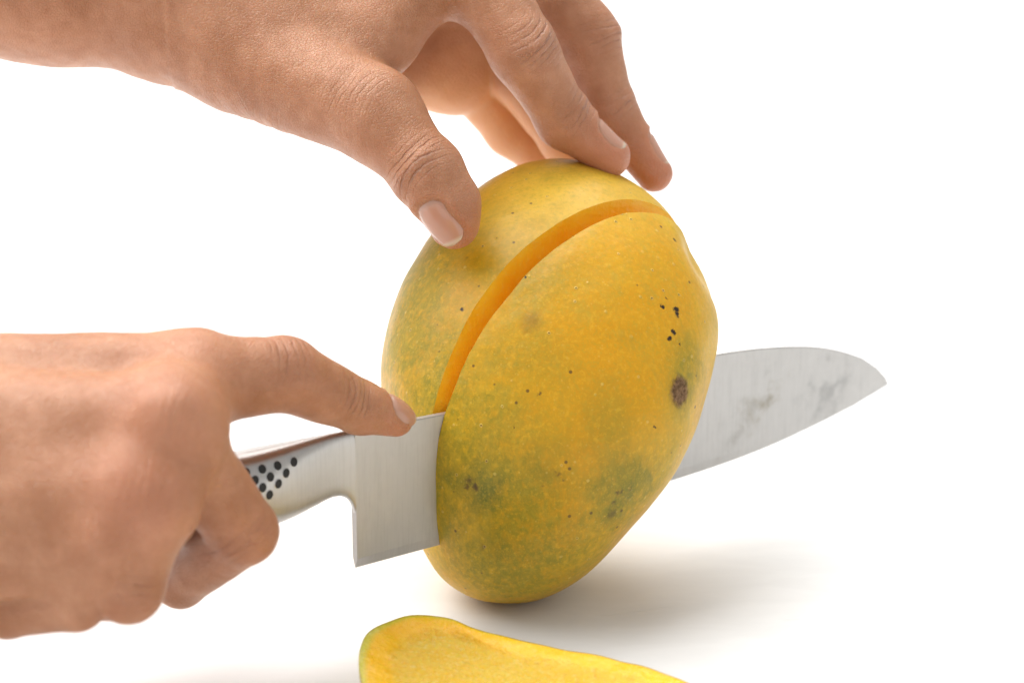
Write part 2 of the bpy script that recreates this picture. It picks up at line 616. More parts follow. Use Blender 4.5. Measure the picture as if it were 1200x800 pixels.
def plane_coords(px):
    q = kn(*px)
    return float((q - KBASE) @ KD), float((q - KBASE) @ KU)


def curve(pts, n_lookup):
    a = np.array([plane_coords(p) for p in pts])
    o = np.argsort(a[:, 0])
    return np.interp(n_lookup, a[o, 0], a[o, 1])


def smooth1(y, n):
    for _ in range(n):
        y = np.concatenate([y[:1], (y[:-2] + 2 * y[1:-1] + y[2:]) / 4, y[-1:]])
    return y


def plane_pt(s, h, w):
    return KBASE + KD * s + KU * h + KN * w


def loft(rings, cap=True):
    V = [p for r in rings for p in r]
    n = len(rings[0])
    F = []
    for i in range(len(rings) - 1):
        for j in range(n):
            a, b = i * n + j, i * n + (j + 1) % n
            F.append((a, b, b + n, a + n))
    if cap:
        F.append(tuple(range(n))[::-1])
        F.append(tuple((len(rings) - 1) * n + j for j in range(n)))
    return V, F


def build_knife():
    root = empty('kitchen_knife', KBASE)
    tag(root, 'steel kitchen knife with dimpled metal handle, its blade stuck through the mango', 'knife')
    top_px = [(300, 526), (345, 516), (385, 508), (415, 503), (460, 495), (510, 486), (600, 466.5), (700, 444.5), (800, 422.5), (842, 414), (880, 408.5), (920, 405.5),
              (955, 405.5), (985, 410), (1010, 419.5), (1027, 431), (1037, 442), (1040, 449)]
    bot_px = [(300, 620), (415, 665), (533, 633), (660, 598), (780, 565), (830, 549), (870, 535), (905, 521), (940, 505), (970, 490.5), (1000, 474.5), (1025, 460), (1040, 451)]
    s0, s1 = plane_coords((415, 600))[0], plane_coords((1040, 450))[0]
    S = np.concatenate([np.linspace(s0, s1 - 14, 90), s1 - 14 + 14 * np.sin(np.linspace(0, 1, 24)[1:] * math.pi / 2)])
    top = curve(top_px, S)
    bot = curve(bot_px, S)
    top[:90] = smooth1(top[:90], 12)
    bot[:-12] = smooth1(bot, 12)[:-12]
    print('blade length', s1 - s0, 'height', top[0] - bot[0], top[60] - bot[60])
    rings = []
    for s, a, b in zip(S, top, bot):
        u = (s - s0) / (s1 - s0)
        th = 1.05 * (1 - 0.55 * u)                  # half thickness at the spine
        hh = max(a - b, 0.2)
        bev = min(2.6, hh * 0.35)
        hl = float(sstep(9.0, 0.0, s - s0))
        wb = 0.42 * th / 1.05 * (1 - hl) + 0.98 * hl
        r = []
        for f, w in ((0.0, 0.06), (bev / hh, wb)):
            r.append((b + hh * f, w))
        r.append((b + hh * max(0.5, bev / hh + .1), wb + (th - wb) * 0.5))
        r.append((a - 0.25, th))
        r.append((a, th - 0.22))
        pts = [plane_pt(s, h, w) for h, w in r] + [plane_pt(s, h, -w) for h, w in r[::-1]]
        rings.append(pts)
    V, F = loft(rings)
    bl = mesh_obj('blade', V, F, steel('blade_steel', 0.44, stain=True), root, KBASE, smooth=False)
    # handle, one welded hollow steel body flowing into the blade
    tp = [(40, 566), (90, 561), (160, 552), (220, 541), (275, 531), (330, 519.5), (385, 508), (415, 503)]
    bp = [(40, 652), (90, 650), (160, 640), (220, 634), (275, 625), (325, 610), (345, 602), (362, 594), (376, 587), (388, 582), (398, 580.5), (406, 583), (412, 590), (415, 601)]
    sh0 = plane_coords((40, 600))[0]
    SH = np.concatenate([np.linspace(sh0, plane_coords((370, 560))[0], 60), np.linspace(plane_coords((370, 560))[0], s0, 40)[1:]])
    top = smooth1(curve(tp, SH), 4)
    bot = smooth1(curve(bp, SH), 3)
    rings = []
    L = SH[-1] - SH[0]
    sneck = plane_coords((395, 560))[0]
    for s, a, b in zip(SH, top, bot):
        g = float(sstep(sneck + 6, sneck - 34, s))
        hw = 1.07 + 6.6 * g
        endr = min(1.0, math.sqrt(max(0.0, 1 - max(0, 1 - (s - SH[0]) / 9.0) ** 2)) + 0.05)
        m = (a + b) / 2
        hh = (a - b) / 2 * (0.6 + 0.4 * endr)
        pw = 2.0 + 4.0 * (1 - g)
        r = []
        for j in range(36):
            t = 2 * math.pi * j / 36
            cx, cy = math.cos(t), math.sin(t)
            e = 2.0 / pw
            r.append(plane_pt(s, m + hh * math.copysign(abs(cy) ** e, cy), hw * endr * math.copysign(abs(cx) ** (2 / 2.4), cx)))
        rings.append(r)
    V, F = loft(rings)
    F.pop()
    hd = mesh_obj('handle', V, F, steel('handle_steel', 0.36), root, KBASE)
    bpy.context.view_layer.update()
    tree = BVHTree.FromPolygons([Vector(p) for p in V], F)
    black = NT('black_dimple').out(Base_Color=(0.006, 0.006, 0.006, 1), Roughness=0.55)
    rim = NT('dimple_rim').out(Base_Color=(0.5, 0.5, 0.5, 1), Metallic=1.0, Roughness=0.3)
    dots = [(344, 541), (325, 545.5), (307, 549.5), (288, 553), (335, 554), (316.5, 558.5), (298.5, 562.5), (326, 566.5), (307.5, 571), (315.5, 579.5)]
    for x, y in dots:
        h = tree.ray_cast(Vector(CAM), Vector(unit(ray(x, y))))
        if h[0] is None:
            continue
        p, nn = np.array(h[0]), np.array(h[1])
        if nn @ FWD > 0:
            nn = -nn
        t1 = unit(KD - nn * (KD @ nn))
        t2 = np.cross(nn, t1)
        vv, ff = [], []
        nseg = 20
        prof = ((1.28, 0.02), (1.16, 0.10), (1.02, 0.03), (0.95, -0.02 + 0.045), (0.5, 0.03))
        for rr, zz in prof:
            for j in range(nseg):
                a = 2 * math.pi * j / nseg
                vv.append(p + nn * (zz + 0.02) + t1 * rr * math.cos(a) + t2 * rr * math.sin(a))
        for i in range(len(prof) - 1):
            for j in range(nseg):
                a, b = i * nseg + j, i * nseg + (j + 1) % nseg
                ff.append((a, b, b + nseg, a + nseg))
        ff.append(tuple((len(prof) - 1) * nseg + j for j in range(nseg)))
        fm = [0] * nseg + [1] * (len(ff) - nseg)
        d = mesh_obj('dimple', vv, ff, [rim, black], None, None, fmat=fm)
        # parent to the handle as a sub-part
        d.data.transform(Matrix.Translation(Vector(-KBASE / 1000.0)))
        d.location = (0, 0, 0)
        d.parent = hd
    return root


build_knife()


# ------------------------------------------------------------------ slice on the table
def build_slice():
    zr = 15.0
    far = [(421, 792), (420, 772), (427, 753), (445, 735), (472, 725), (505, 721), (535, 729), (560, 740), (600, 750), (640, 757), (680, 765), (720, 773), (760, 783), (800, 797), (840, 818)]
    near = [(862, 845), (850, 885), (800, 915), (720, 925), (640, 922), (560, 905), (490, 872), (446, 835), (428, 812)]
    ctl = np.array([on_z(x, y, zr)[:2] for x, y in far + near])
    # resample closed curve
    d = np.r_[0, np.cumsum(np.linalg.norm(np.diff(np.r_[ctl, ctl[:1]], axis=0), axis=1))]
    N = 220
    tt = np.linspace(0, d[-1], N, endpoint=False)
    cc = np.r_[ctl, ctl[:1]]
    ring = np.stack([np.interp(tt, d, cc[:, k]) for k in (0, 1)], 1)
    for _ in range(10):
        ring = (np.roll(ring, 1, 0) + 2 * ring + np.roll(ring, -1, 0)) / 4
    cen = ring.mean(0)
    base = np.array([cen[0], cen[1], 0.0])
    root = empty('mango_slice', base)
    tag(root, 'cut off mango cheek lying flesh side up in front of the standing mango', 'mango slice')
    lft = on_z(440, 760, zr)[:2]
    V, F = [], []

    def rimz(p):
        dl = np.linalg.norm(p - lft)
        return zr + 1.8 * math.exp(-(dl / 20.0) ** 2) + 0.7 * mnoise.noise((p[0] / 9, p[1] / 9, 1.0))
    # flesh: concave cut face
    K = 46
    for i in range(K):
        f = 1.0 - i / K
        for j in range(N):
            p = cen + (ring[j] - cen) * f
            rz = rimz(ring[j])
            edge = (1 - f) * np.linalg.norm(ring[j] - cen)
            z = rz - 1.6 * sstep(0.5, 9.0, edge) * math.exp(-(np.linalg.norm(p - lft) / 38.0) ** 2) - 1.6 * sstep(0, 22, edge)
            nz = mnoise.noise((p[0] / 6, p[1] / 6, 0)) * 0.5 + mnoise.noise((p[0] / 1.6, p[1] / 1.6, 3)) * 0.45
            V.append((p[0], p[1], z + nz * float(sstep(0, 3, edge))))
    V.append((cen[0], cen[1], rimz(cen) - 1.8))
    INN = [np.linalg.norm(ring[j] - cen) * (i / K) + 3.0 * (1 - math.exp(-(np.linalg.norm(ring[j] - lft) / 26.0) ** 2)) for i in range(K) for j in range(N)] + [40.0]
    for i in range(K - 1):
        for j in range(N):
            a, b = i * N + j, i * N + (j + 1) % N
            F.append((a, b, b + N, a + N))
    for j in range(N):
        F.append(((K - 1) * N + j, (K - 1) * N + (j + 1) % N, K * N))
    t = NT('cut_flesh')
    d = t.math('ADD', t.attr('inner'), t.math('MULTIPLY', t.math('SUBTRACT', t.noise(140, 4, 0.6), 0.5), 6.0))
    inn = t.ss(7.0, 12.5, d)
    a, b = t.noise(110, 4, 0.6, t.mapping(t.obj, scale=(0.3, 1, 1))), t.noise(900, 3, 0.7)
    c = t.mix(t.ss(0.35, 0.68, a), (0.90, 0.50, 0.012), (0.91, 0.54, 0.018))
    ci = t.mix(t.ss(0.35, 0.7, a), (0.93, 0.57, 0.04), (0.95, 0.63, 0.08))
    ci = t.mix(t.math('MULTIPLY', t.ss(0.52, 0.68, b), 0.5), ci, (0.95, 0.74, 0.28))
    c = t.mix(inn, c, ci)
    c = t.mix(t.ss(3.6, 1.0, t.attr('inner')), c, (0.62, 0.54, 0.025))
    h = t.math('MULTIPLY', t.math('ADD', t.math('MULTIPLY', b, 1.2), a), t.math('ADD', t.math('MULTIPLY', inn, 1.0), 0.25))
    t.out(Base_Color=c, Roughness=t.lin(0.3, 0.7, 0.12, 0.36, b), Specular_IOR_Level=0.55, Subsurface_Weight=0.5, Subsurface_Radius=(1, .5, .1), Subsurface_Scale=0.004,
          Normal=t.bump(h, 0.0013, 1.0))
    fo = mesh_obj('flesh', V, F, t.m, root, base)
    fo.data.attributes.new('inner', 'FLOAT', 'POINT').data.foreach_set('value', np.array(INN, np.float32))
    V, F = [], []
    M = 26
    for i in range(M):
        t = i / (M - 1) * math.pi / 2
        f = math.cos(t) ** 0.8 if i < M - 1 else 0.02
        for j in range(N):
            bulge = 1 + 0.03 * math.sin(2 * t)
            p = cen + (ring[j] - cen) * f * bulge
            V.append((p[0], p[1], rimz(ring[j]) * (1 - math.sin(t)) + 0.15))
    for i in range(M - 1):
        for j in range(N):
            a, b = i * N + j, i * N + (j + 1) % N
            F.append((a, a + N, b + N, b))
    t = NT('slice_skin')
    c = t.mix(t.ss(0.35, 0.65, t.noise(60, 4)), (0.50, 0.40, 0.03), (0.62, 0.45, 0.03))
    t.out(Base_Color=c, Roughness=0.42, Subsurface_Weight=0.2, Subsurface_Radius=(1, .5, .1), Subsurface_Scale=0.003,
          Normal=t.bump(t.noise(330, 4), 0.0002, 0.6))
    mesh_obj('skin', V, F, t.m, root, base)


build_slice()


# ------------------------------------------------------------------ hands: implicit flesh over bones, meshed by surface nets
def cone_sd(p, a, b, r1, r2):
    a = np.asarray(a, float)
    ba = np.asarray(b, float) - a
    l2 = ba @ ba
    rr = r1 - r2
    a2 = max(l2 - rr * rr, 1e-6)
    il2 = 1.0 / l2
    pa = p - a
    y = pa @ ba
    z = y - l2
    x2 = ((pa * l2 - y[:, None] * ba) ** 2).sum(1)
    y2 = y * y * l2
    z2 = z * z * l2
    k = np.sign(rr) * rr * rr * x2
    d = (np.sqrt(x2 * a2 * il2) + y * rr) * il2 - r1
    m1 = np.sign(z) * a2 * z2 > k
    m2 = np.sign(y) * a2 * y2 < k
    d = np.where(m2, np.sqrt(x2 + y2) * il2 - r1, d)
    d = np.where(m1, np.sqrt(x2 + z2) * il2 - r2, d)
    return d


def smin(a, b, k):
    h = np.clip(0.5 + 0.5 * (b - a) / k, 0, 1)
    return b + (a - b) * h - k * h * (1 - h)


class Hand:
    """palm: list of (a, b, ra, rb); fingers: list of chains [(point, radius), ...]; all in mm"""

    def __init__(self, palm, fingers, kp=9.0, kf=7.0, kr=2.5):
        self.palm, self.fingers = palm, fingers
        self.kp, self.kf, self.kr = kp, kf, kr
        self.extra = []        # (centre, radius, blend) bumps added to the palm
        pts = [q for pr in palm for q in pr[:2]] + [q for ch in fingers for q, _ in ch]
        rad = max([max(pr[2:4]) for pr in palm] + [r for ch in fingers for _, r in ch])
        self.lo = np.min(pts, 0) - rad - 3
        self.hi = np.max(pts, 0) + rad + 3

    def sd(self, p):
        if len(p) <= 12000:
            return self._sd(p)
        return np.concatenate([self._sd(p[i:i + 12000]) for i in range(0, len(p), 12000)])

    def _sd(self, p):
        lo, hi = p.min(0), p.max(0)
        c, rad = ((lo + hi) / 2)[None], np.linalg.norm(hi - lo) / 2
        lim = max(28.0, self._all(c, None)[0] + 28.0)

        def near(a, b, ra, rb):
            return cone_sd(c, a, b, ra, rb)[0] - rad < lim
        return self._all(p, near)

    def _all(self, p, near):
        g = None
        for a, b, ra, rb in self.palm:
            if near and not near(a, b, ra, rb):
                continue
            d = cone_sd(p, a, b, ra, rb)
            g = d if g is None else smin(g, d, self.kp)
        if g is None:
            g = np.full(len(p), 99.0)
        for c, r, k in self.extra:
            g = smin(g, np.linalg.norm(p - c, axis=1) - r, k)
        tot = g
        kfs = self.kf if isinstance(self.kf, (list, tuple)) else [self.kf] * len(self.fingers)
        for fi, ch in enumerate(self.fingers):
            if near and not any(near(ch[i][0], ch[i + 1][0], ch[i][1], ch[i + 1][1]) for i in range(len(ch) - 1)):
                continue
            segs = [cone_sd(p, ch[i][0], ch[i + 1][0], ch[i][1], ch[i + 1][1]) for i in range(len(ch) - 1)]
            prox = segs[0]
            rest = None
            for s in segs[1:]:
                rest = s if rest is None else smin(rest, s, self.kr)
            f = smin(g, prox, kfs[fi])
            if rest is not None:
                f = np.minimum(f, smin(prox, rest, self.kr))
            tot = smin(tot, f, 0.7)
        return tot

    def grad(self, p, e=0.25):
        g = np.empty_like(p)
        for k in range(3):
            o = np.zeros(3)
            o[k] = e
            g[:, k] = self.sd(p + o) - self.sd(p - o)
        return g / np.maximum(np.linalg.norm(g, axis=1), 1e-9)[:, None]

    def mesh(self, h=0.8):
        B = 8
        lo = self.lo
        nb = np.ceil((self.hi - lo) / (h * B)).astype(int) + 1
        n = nb * B + 1
        ci = np.stack(np.meshgrid(*[np.arange(k) for k in nb], indexing='ij'), -1).reshape(-1, 3)
        cc = lo + (ci + 0.5) * B * h
        cdv = self.sd(cc)
        act = np.abs(cdv) < B * h * 0.87 * 1.25 + 2.0
        vol = np.empty(n, np.float32)
        big = np.repeat(np.repeat(np.repeat(cdv.reshape(nb), B, 0), B, 1), B, 2)
        vol[:-1, :-1, :-1] = big
        vol[-1], vol[:, -1], vol[:, :, -1] = 9, 9, 9
        off = np.stack(np.meshgrid(*[np.arange(B + 1)] * 3, indexing='ij'), -1).reshape(-1, 3)
        idx = ci[act]
        step = 600
        for s in range(0, len(idx), step):
            ii = (idx[s:s + step, None, :] * B + off[None]).reshape(-1, 3)
            vol[ii[:, 0], ii[:, 1], ii[:, 2]] = self.sd(lo + ii * h)
        vol[0], vol[:, 0], vol[:, :, 0] = 9, 9, 9
        vol[-1], vol[:, -1], vol[:, :, -1] = 9, 9, 9
        return self.nets(vol, lo, h)

    def nets(self, vol, lo, h):
        s = vol < 0
        cor = [(i, j, k) for i in (0, 1) for j in (0, 1) for k in (0, 1)]
        nx, ny, nz = vol.shape
        cnt = np.zeros((nx - 1, ny - 1, nz - 1), np.int8)
        for i, j, k in cor:
            cnt += s[i:nx - 1 + i, j:ny - 1 + j, k:nz - 1 + k]
        mixed = (cnt > 0) & (cnt < 8)
        C = np.argwhere(mixed)
        vid = -np.ones(mixed.shape, np.int64)
        vid[tuple(C.T)] = np.arange(len(C))
        val = {c: vol[C[:, 0] + c[0], C[:, 1] + c[1], C[:, 2] + c[2]] for c in cor}
        acc = np.zeros((len(C), 3))
        num = np.zeros(len(C))
        for a in cor:
            for ax in range(3):
                if a[ax]:
                    continue
                b = list(a)
                b[ax] = 1
                b = tuple(b)
                va, vb = val[a], val[b]
                m = (va < 0) != (vb < 0)
                t = np.where(m, va / np.where(m, va - vb, 1), 0)
                q = np.tile(np.array(a, float), (len(C), 1))
                q[:, ax] += t
                acc[m] += q[m]
                num += m
        V = lo + (C + acc / num[:, None]) * h
        F = []
        for ax in range(3):
            o1, o2 = (ax + 1) % 3, (ax + 2) % 3
            sl0 = [slice(1, -1)] * 3
            sl0[ax] = slice(0, -1)
            sl1 = list(sl0)
            sl1[ax] = slice(1, None)
            e = s[tuple(sl0)] != s[tuple(sl1)]
            E = np.argwhere(e)
            E[:, o1] += 1
            E[:, o2] += 1
            E[:, ax] += 0
            ins = s[tuple(E.T)]
            d1, d2 = np.zeros(3, int), np.zeros(3, int)
            d1[o1], d2[o2] = 1, 1
            q = [vid[tuple((E - d).T)] for d in (d1 + d2, d2, 0 * d1, d1)]
            q = np.stack(q, 1)
            q[~ins] = q[~ins][:, ::-1]
            F.append(q)
        F = np.concatenate(F)
        F = F[(F >= 0).all(1)]
        for it in range(2):
            d = self.sd(V)
            V = V - self.grad(V) * d[:, None] * 0.95
            if it < 1:          # even out the spacing
                A = np.zeros_like(V)
                c = np.zeros(len(V))
                for k in range(4):
                    np.add.at(A, F[:, k], V[F[:, (k + 1) % 4]])
                    np.add.at(c, F[:, k], 1)
                A = A / np.maximum(c, 1)[:, None]
                V = V * 0.5 + A * 0.5
        return V, F

    def trace(self, o, d, tmax=60.0):
        """march from o along d to the surface"""
        o = np.atleast_2d(o).astype(float)
        d = np.atleast_2d(d)
        t = np.zeros(len(o))
        for _ in range(60):
            t = np.minimum(t + 0.8 * self.sd(o + d * t[:, None]), tmax)
        return o + d * t[:, None]


def skin_material():
    t = NT('skin')
    red = t.attr('flush')
    crease = t.attr('crease')
    cu = t.attr('crease_u')
    palm = t.attr('palm_glow')
    mot = t.noise(70, 5, 0.65)
    mot2 = t.noise(260, 3, 0.6)
    base = t.mix(t.ss(0.3, 0.72, mot), (0.41, 0.176, 0.083), (0.55, 0.266, 0.147))
    base = t.mix(t.math('MULTIPLY', t.ss(0.45, 0.75, mot2), 0.3), base, (0.36, 0.138, 0.060))
    base = t.mix(t.math('MULTIPLY', palm, 0.8), base, (0.84, 0.45, 0.23))  # orange glow of bounced light on the palm, painted into the skin colour
    base = t.mix(t.math('MULTIPLY', red, 0.6), base, (0.60, 0.225, 0.130))
    # creases over the joints
    wob = t.math('MULTIPLY', t.math('SUBTRACT', t.noise(210, 4, 0.65), 0.5), 3.2)
    ph = t.math('ADD', t.math('MULTIPLY', cu, 3.3), t.math('MULTIPLY', wob, 2.0))
    sn = t.math('SINE', ph)
    line = t.math('MULTIPLY', t.math('POWER', t.math('ADD', t.math('MULTIPLY', sn, 0.5), 0.5), 5.0), t.lin(0.35, 0.65, 0.3, 1.0, t.noise(330, 2)))
    cr = t.math('MULTIPLY', line, crease)
    base = t.mix(t.math('MULTIPLY', crease, 0.30), base, (0.40, 0.195, 0.12))
    base = t.mix(t.math('MULTIPLY', cr, 0.55), base, (0.26, 0.105, 0.062))
    # fine relief of the skin
    wv = t.vmath('ADD', t.obj, t.vmath('SCALE', t.vmath('SUBTRACT', t.noise(300, 2, color=True), (0.5, 0.5, 0.5)), 0.0016))
    v1 = t.voronoi(1150, 'DISTANCE_TO_EDGE', wv)
    cell = t.ss(0.0, 0.16, v1.outputs['Distance'])
    pore = t.noise(1500, 3, 0.6)
    h = t.math('ADD', t.math('MULTIPLY', cell, 0.40), t.math('MULTIPLY', pore, 0.45))
    h = t.math('ADD', h, t.math('MULTIPLY', t.noise(320, 3), 0.35))
    h = t.math('SUBTRACT', h, t.math('MULTIPLY', cr, 3.4))
    return t.out(Base_Color=base, Roughness=t.lin(0.3, 0.7, 0.34, 0.48, mot2), Specular_IOR_Level=0.44, Subsurface_Weight=0.35,
                 Subsurface_Radius=(1.0, 0.34, 0.15), Subsurface_Scale=0.0035, Normal=t.bump(h, 0.00028, 0.9))


def nail_material():
    t = NT('fingernail')
    v = t.attr('nail_v')
    ridg = t.noise(700, 2)
    c = t.mix(t.ss(0.0, 0.30, v), (0.54, 0.33, 0.25), (0.53, 0.27, 0.185))
    c = t.mix(t.ss(0.88, 0.95, v), c, (0.62, 0.47, 0.35))
    return t.out(Base_Color=c, Roughness=0.22, Specular_IOR_Level=0.55, Subsurface_Weight=0.3, Subsurface_Radius=(1, .4, .25),
                 Subsurface_Scale=0.002, Normal=t.bump(ridg, 0.00006, 0.5))


HSKIN = skin_material()
HNAIL = nail_material()


def finish_hand(hand, label, base, nails, creases, flush, palm_glow_at=(), h=0.8):
    V, F = hand.mesh(h)
    N = hand.grad(V)
    disp = np.zeros(len(V))
    # nails sit in shallow beds with a raised fold round them
    for nl in nails:
        c, a, n, w, l = nl
        fd = 0.5 if w > 10.5 else 0.25
        a = unit(a)
        n = unit(n - a * (np.asarray(n) @ a))
        b = np.cross(a, n)
        q = V - c
        u, v, t = (q @ b) / (w / 2), (q @ a) / (l / 2), q @ n
        rr = (np.abs(u) ** 2.6 + np.abs(v) ** 3.0) ** (1 / 2.8)
        up = (t > 0) * (np.linalg.norm(q, axis=1) < 16) * sstep(-0.1, 0.35, N @ n)
        fold = np.exp(-((rr - 1.16) / 0.18) ** 2) * sstep(1.0, 0.6, v)
        disp += up * (-0.5 * sstep(1.12, 0.92, rr) + fd * fold)
    disp += 0.30 * noise3(V, 1 / 13.0, 1.7) + 0.12 * noise3(V, 1 / 4.5, 5.2)
    crease = np.zeros(len(V))
    cu = np.zeros(len(V))
    for c, a, n, lu, lv, amp in creases:
        a = unit(a)
        n = unit(np.asarray(n) - a * (np.asarray(n) @ a))
        b = np.cross(a, n)
        q = V - c
        u, v, t = q @ a, q @ b, q @ n
        w = amp * np.exp(-(u / lu) ** 2 - (v / lv) ** 2) * sstep(-0.05, 0.45, N @ n) * (np.linalg.norm(q, axis=1) < 26)
        m = w > crease
        crease = np.where(m, w, crease)
        cu = np.where(m, u + 0.018 * v * v * np.sign(-u + 0.01), cu)
        disp += 0.35 * w * np.cos(u * 0.9)          # loose skin over the joint
    V = V + N * disp[:, None]
    fl = np.zeros(len(V))
    for c, r, amt in flush:
        fl = np.maximum(fl, amt * np.exp(-(np.linalg.norm(V - c, axis=1) / r) ** 2))
    glow = np.zeros(len(V))
    for c, r in palm_glow_at:  # places where the palm's lit glow goes into the colour
        glow = np.maximum(glow, sstep(1.25, 0.75, np.linalg.norm(V - c, axis=1) / r))
    o = mesh_obj('hand', V, F, HSKIN, None, base)
    for nm, arr in (('crease', crease), ('crease_u', cu), ('flush', fl), ('palm_glow', glow)):
        at_ = o.data.attributes.new(nm, 'FLOAT', 'POINT')
        at_.data.foreach_set('value', arr.astype(np.float32))
    tag(o, label, 'hand')
    for nl in nails:
        c, a, n, w, l = nl
        a = unit(a)
        n = unit(n - a * (np.asarray(n) @ a))
        b = np.cross(a, n)
        NU, NV = 25, 31
        us, vs_ = np.linspace(-1, 1, NU), np.linspace(-1, 1, NV)
        O, Dv, vv = [], [], []
        for vq in vs_:
            # rounded outline, squarer at the tip
            e = 2.6 if vq > 0 else 2.2
            half = max(1e-3, 1 - abs(vq) ** e) ** (1 / 2.4) * (w / 2)
            for uq in us:
                lat = uq * half
                O.append(c + a * (vq * l / 2) + b * lat + n * 14)
                Dv.append(-n)
                vv.append((vq + 1) / 2)
        S = hand.trace(np.array(O), np.array(Dv), 30.0)
        vv = np.array(vv)
        # keep the plate a smooth arch: fit height as a quadratic of position
        lat = (S - c) @ b
        lon = (S - c) @ a
        hh = (S - c) @ n
        A = np.stack([np.ones_like(lat), lat ** 2, lat ** 4, lon, lon ** 2, lat], 1)
        ok = np.abs(lat) < w * 0.46
        co, *_ = np.linalg.lstsq(A[ok], hh[ok], rcond=None)
        hf = A @ co
        hf = 0.75 * hf + 0.25 * np.minimum(hh, hf + 1)
        uu = np.abs(np.tile(us, NV))
        hf = hf - 0.15 - 0.7 * sstep(0.2, 0.0, vv) - 0.55 * sstep(0.72, 1.0, uu) * sstep(1.0, 0.75, vv) + 0.1 * sstep(0.85, 1.0, vv)
        T = c + np.outer(lat, b) + np.outer(lon + 0.5 * sstep(0.8, 1, vv), a) + np.outer(hf, n)
        Bt = T - n * 0.45
        VV = np.concatenate([T, Bt])
        FF = []
        k = NU * NV
        for i in range(NV - 1):
            for j in range(NU - 1):
                q = (i * NU + j, i * NU + j + 1, (i + 1) * NU + j + 1, (i + 1) * NU + j)
                FF.append(q)
                FF.append(tuple(x + k for x in q[::-1]))
        rim = [j for j in range(NU)] + [i * NU + NU - 1 for i in range(1, NV)] + [(NV - 1) * NU + j for j in range(NU - 2, -1, -1)] + [i * NU for i in range(NV - 2, 0, -1)]
        for i in range(len(rim)):
            x, y = rim[i], rim[(i + 1) % len(rim)]
            FF.append((y, x, x + k, y + k))
        nb = mesh_obj('fingernail', VV, FF, HNAIL, o, base)
        at_ = nb.data.attributes.new('nail_v', 'FLOAT', 'POINT')
        at_.data.foreach_set('value', np.concatenate([vv, vv]).astype(np.float32))
    return o


def lerp(a, b, t):
    return np.asarray(a) * (1 - t) + np.asarray(b) * t


# ---- left hand, steadying the fruit from above
def U(x, y, off):
    return at(x, y, D0 + off)


th_tip, th_mid, th_ip, th_mcp, th_cmc = U(532, 262, -30), U(526, 238, -32), U(501, 203, -32), U(440, 134, -24), U(285, 62, -2)
ix_mcp, ix_pip, ix_dip, ix_tip = U(548, -52, -2), U(613, 60, -10), U(662, 141, 0), U(713, 183, 4)
md_mcp, md_pip, md_dip, md_tip = U(608, -62, 20), U(688, 44, 22), U(714, 128, 24), U(767, 204, 26)
rg_mcp, rg_pip, rg_dip, rg_tip = U(590, -20, 40), U(607, 88, 46), U(662, 164, 46), U(705, 205, 44)
pk_mcp, pk_pip, pk_dip, pk_tip = U(540, 70, 52), U(600, 150, 62), U(650, 195, 58), U(690, 222, 54)
wr = U(215, -6, 8)
arm = U(-230, -60, 14)
palm = [
    (arm, U(60, -34, 12), 27, 24.0),
    (U(60, -34, 12), wr, 24.0, 22.5),
    (wr, U(300, 20, 4), 22.5, 18),
    (wr, ix_mcp, 19, 12.5),
    (wr, md_mcp, 19, 12),
    (U(250, 0, 22), rg_mcp, 17, 11),
    (U(250, 30, 30), pk_mcp, 15, 11),
    (th_cmc, th_mcp, 16.5, 11.5),
    (U(340, 30, 0), U(446, 44, -8), 15, 8),
    (U(446, 40, -8), U(520, -45, -2), 8, 9),
    (ix_mcp, md_mcp, 11, 11),
    (rg_mcp, pk_mcp, 11, 11.5),
    (U(430, 40, 40), U(520, 80, 50), 11, 10.5),
]
left = Hand(palm, [
    [(th_mcp, 10.4), (th_ip, 9.2), (th_mid, 7.7), (th_tip, 6.5)],
    [(ix_mcp, 11.0), (ix_pip, 9.0), (ix_dip, 7.4), (ix_tip, 5.9)],
    [(md_mcp, 11.0), (md_pip, 8.9), (md_dip, 7.4), (md_tip, 5.3)],
    [(rg_mcp, 10.5), (rg_pip, 8.4), (rg_dip, 7.2), (rg_tip, 5.6)],
    [(pk_mcp, 11.0), (pk_pip, 8.0), (pk_dip, 6.8), (pk_tip, 5.2)],
], kp=10.0, kf=[7.0, 7.0, 7.0, 3.0, 2.0], kr=3.0)
left.extra = [(U(536, 84, 50), 11.0, 4.0)]
NRM = lambda rx, uy, f: unit(RGT * rx + UPV * uy + FWD * f)
nl_th = (U(522, 254, -31), th_tip - th_ip, NRM(-.34, -.20, -.92), 11.0, 13.5)
nl_ix = (lerp(ix_dip, ix_tip, .72), ix_tip - ix_dip, NRM(.66, .62, -.36), 8.8, 11)
nl_md = (lerp(md_dip, md_tip, .74), md_tip - md_dip, NRM(.82, .50, -.16), 8.4, 10.5)
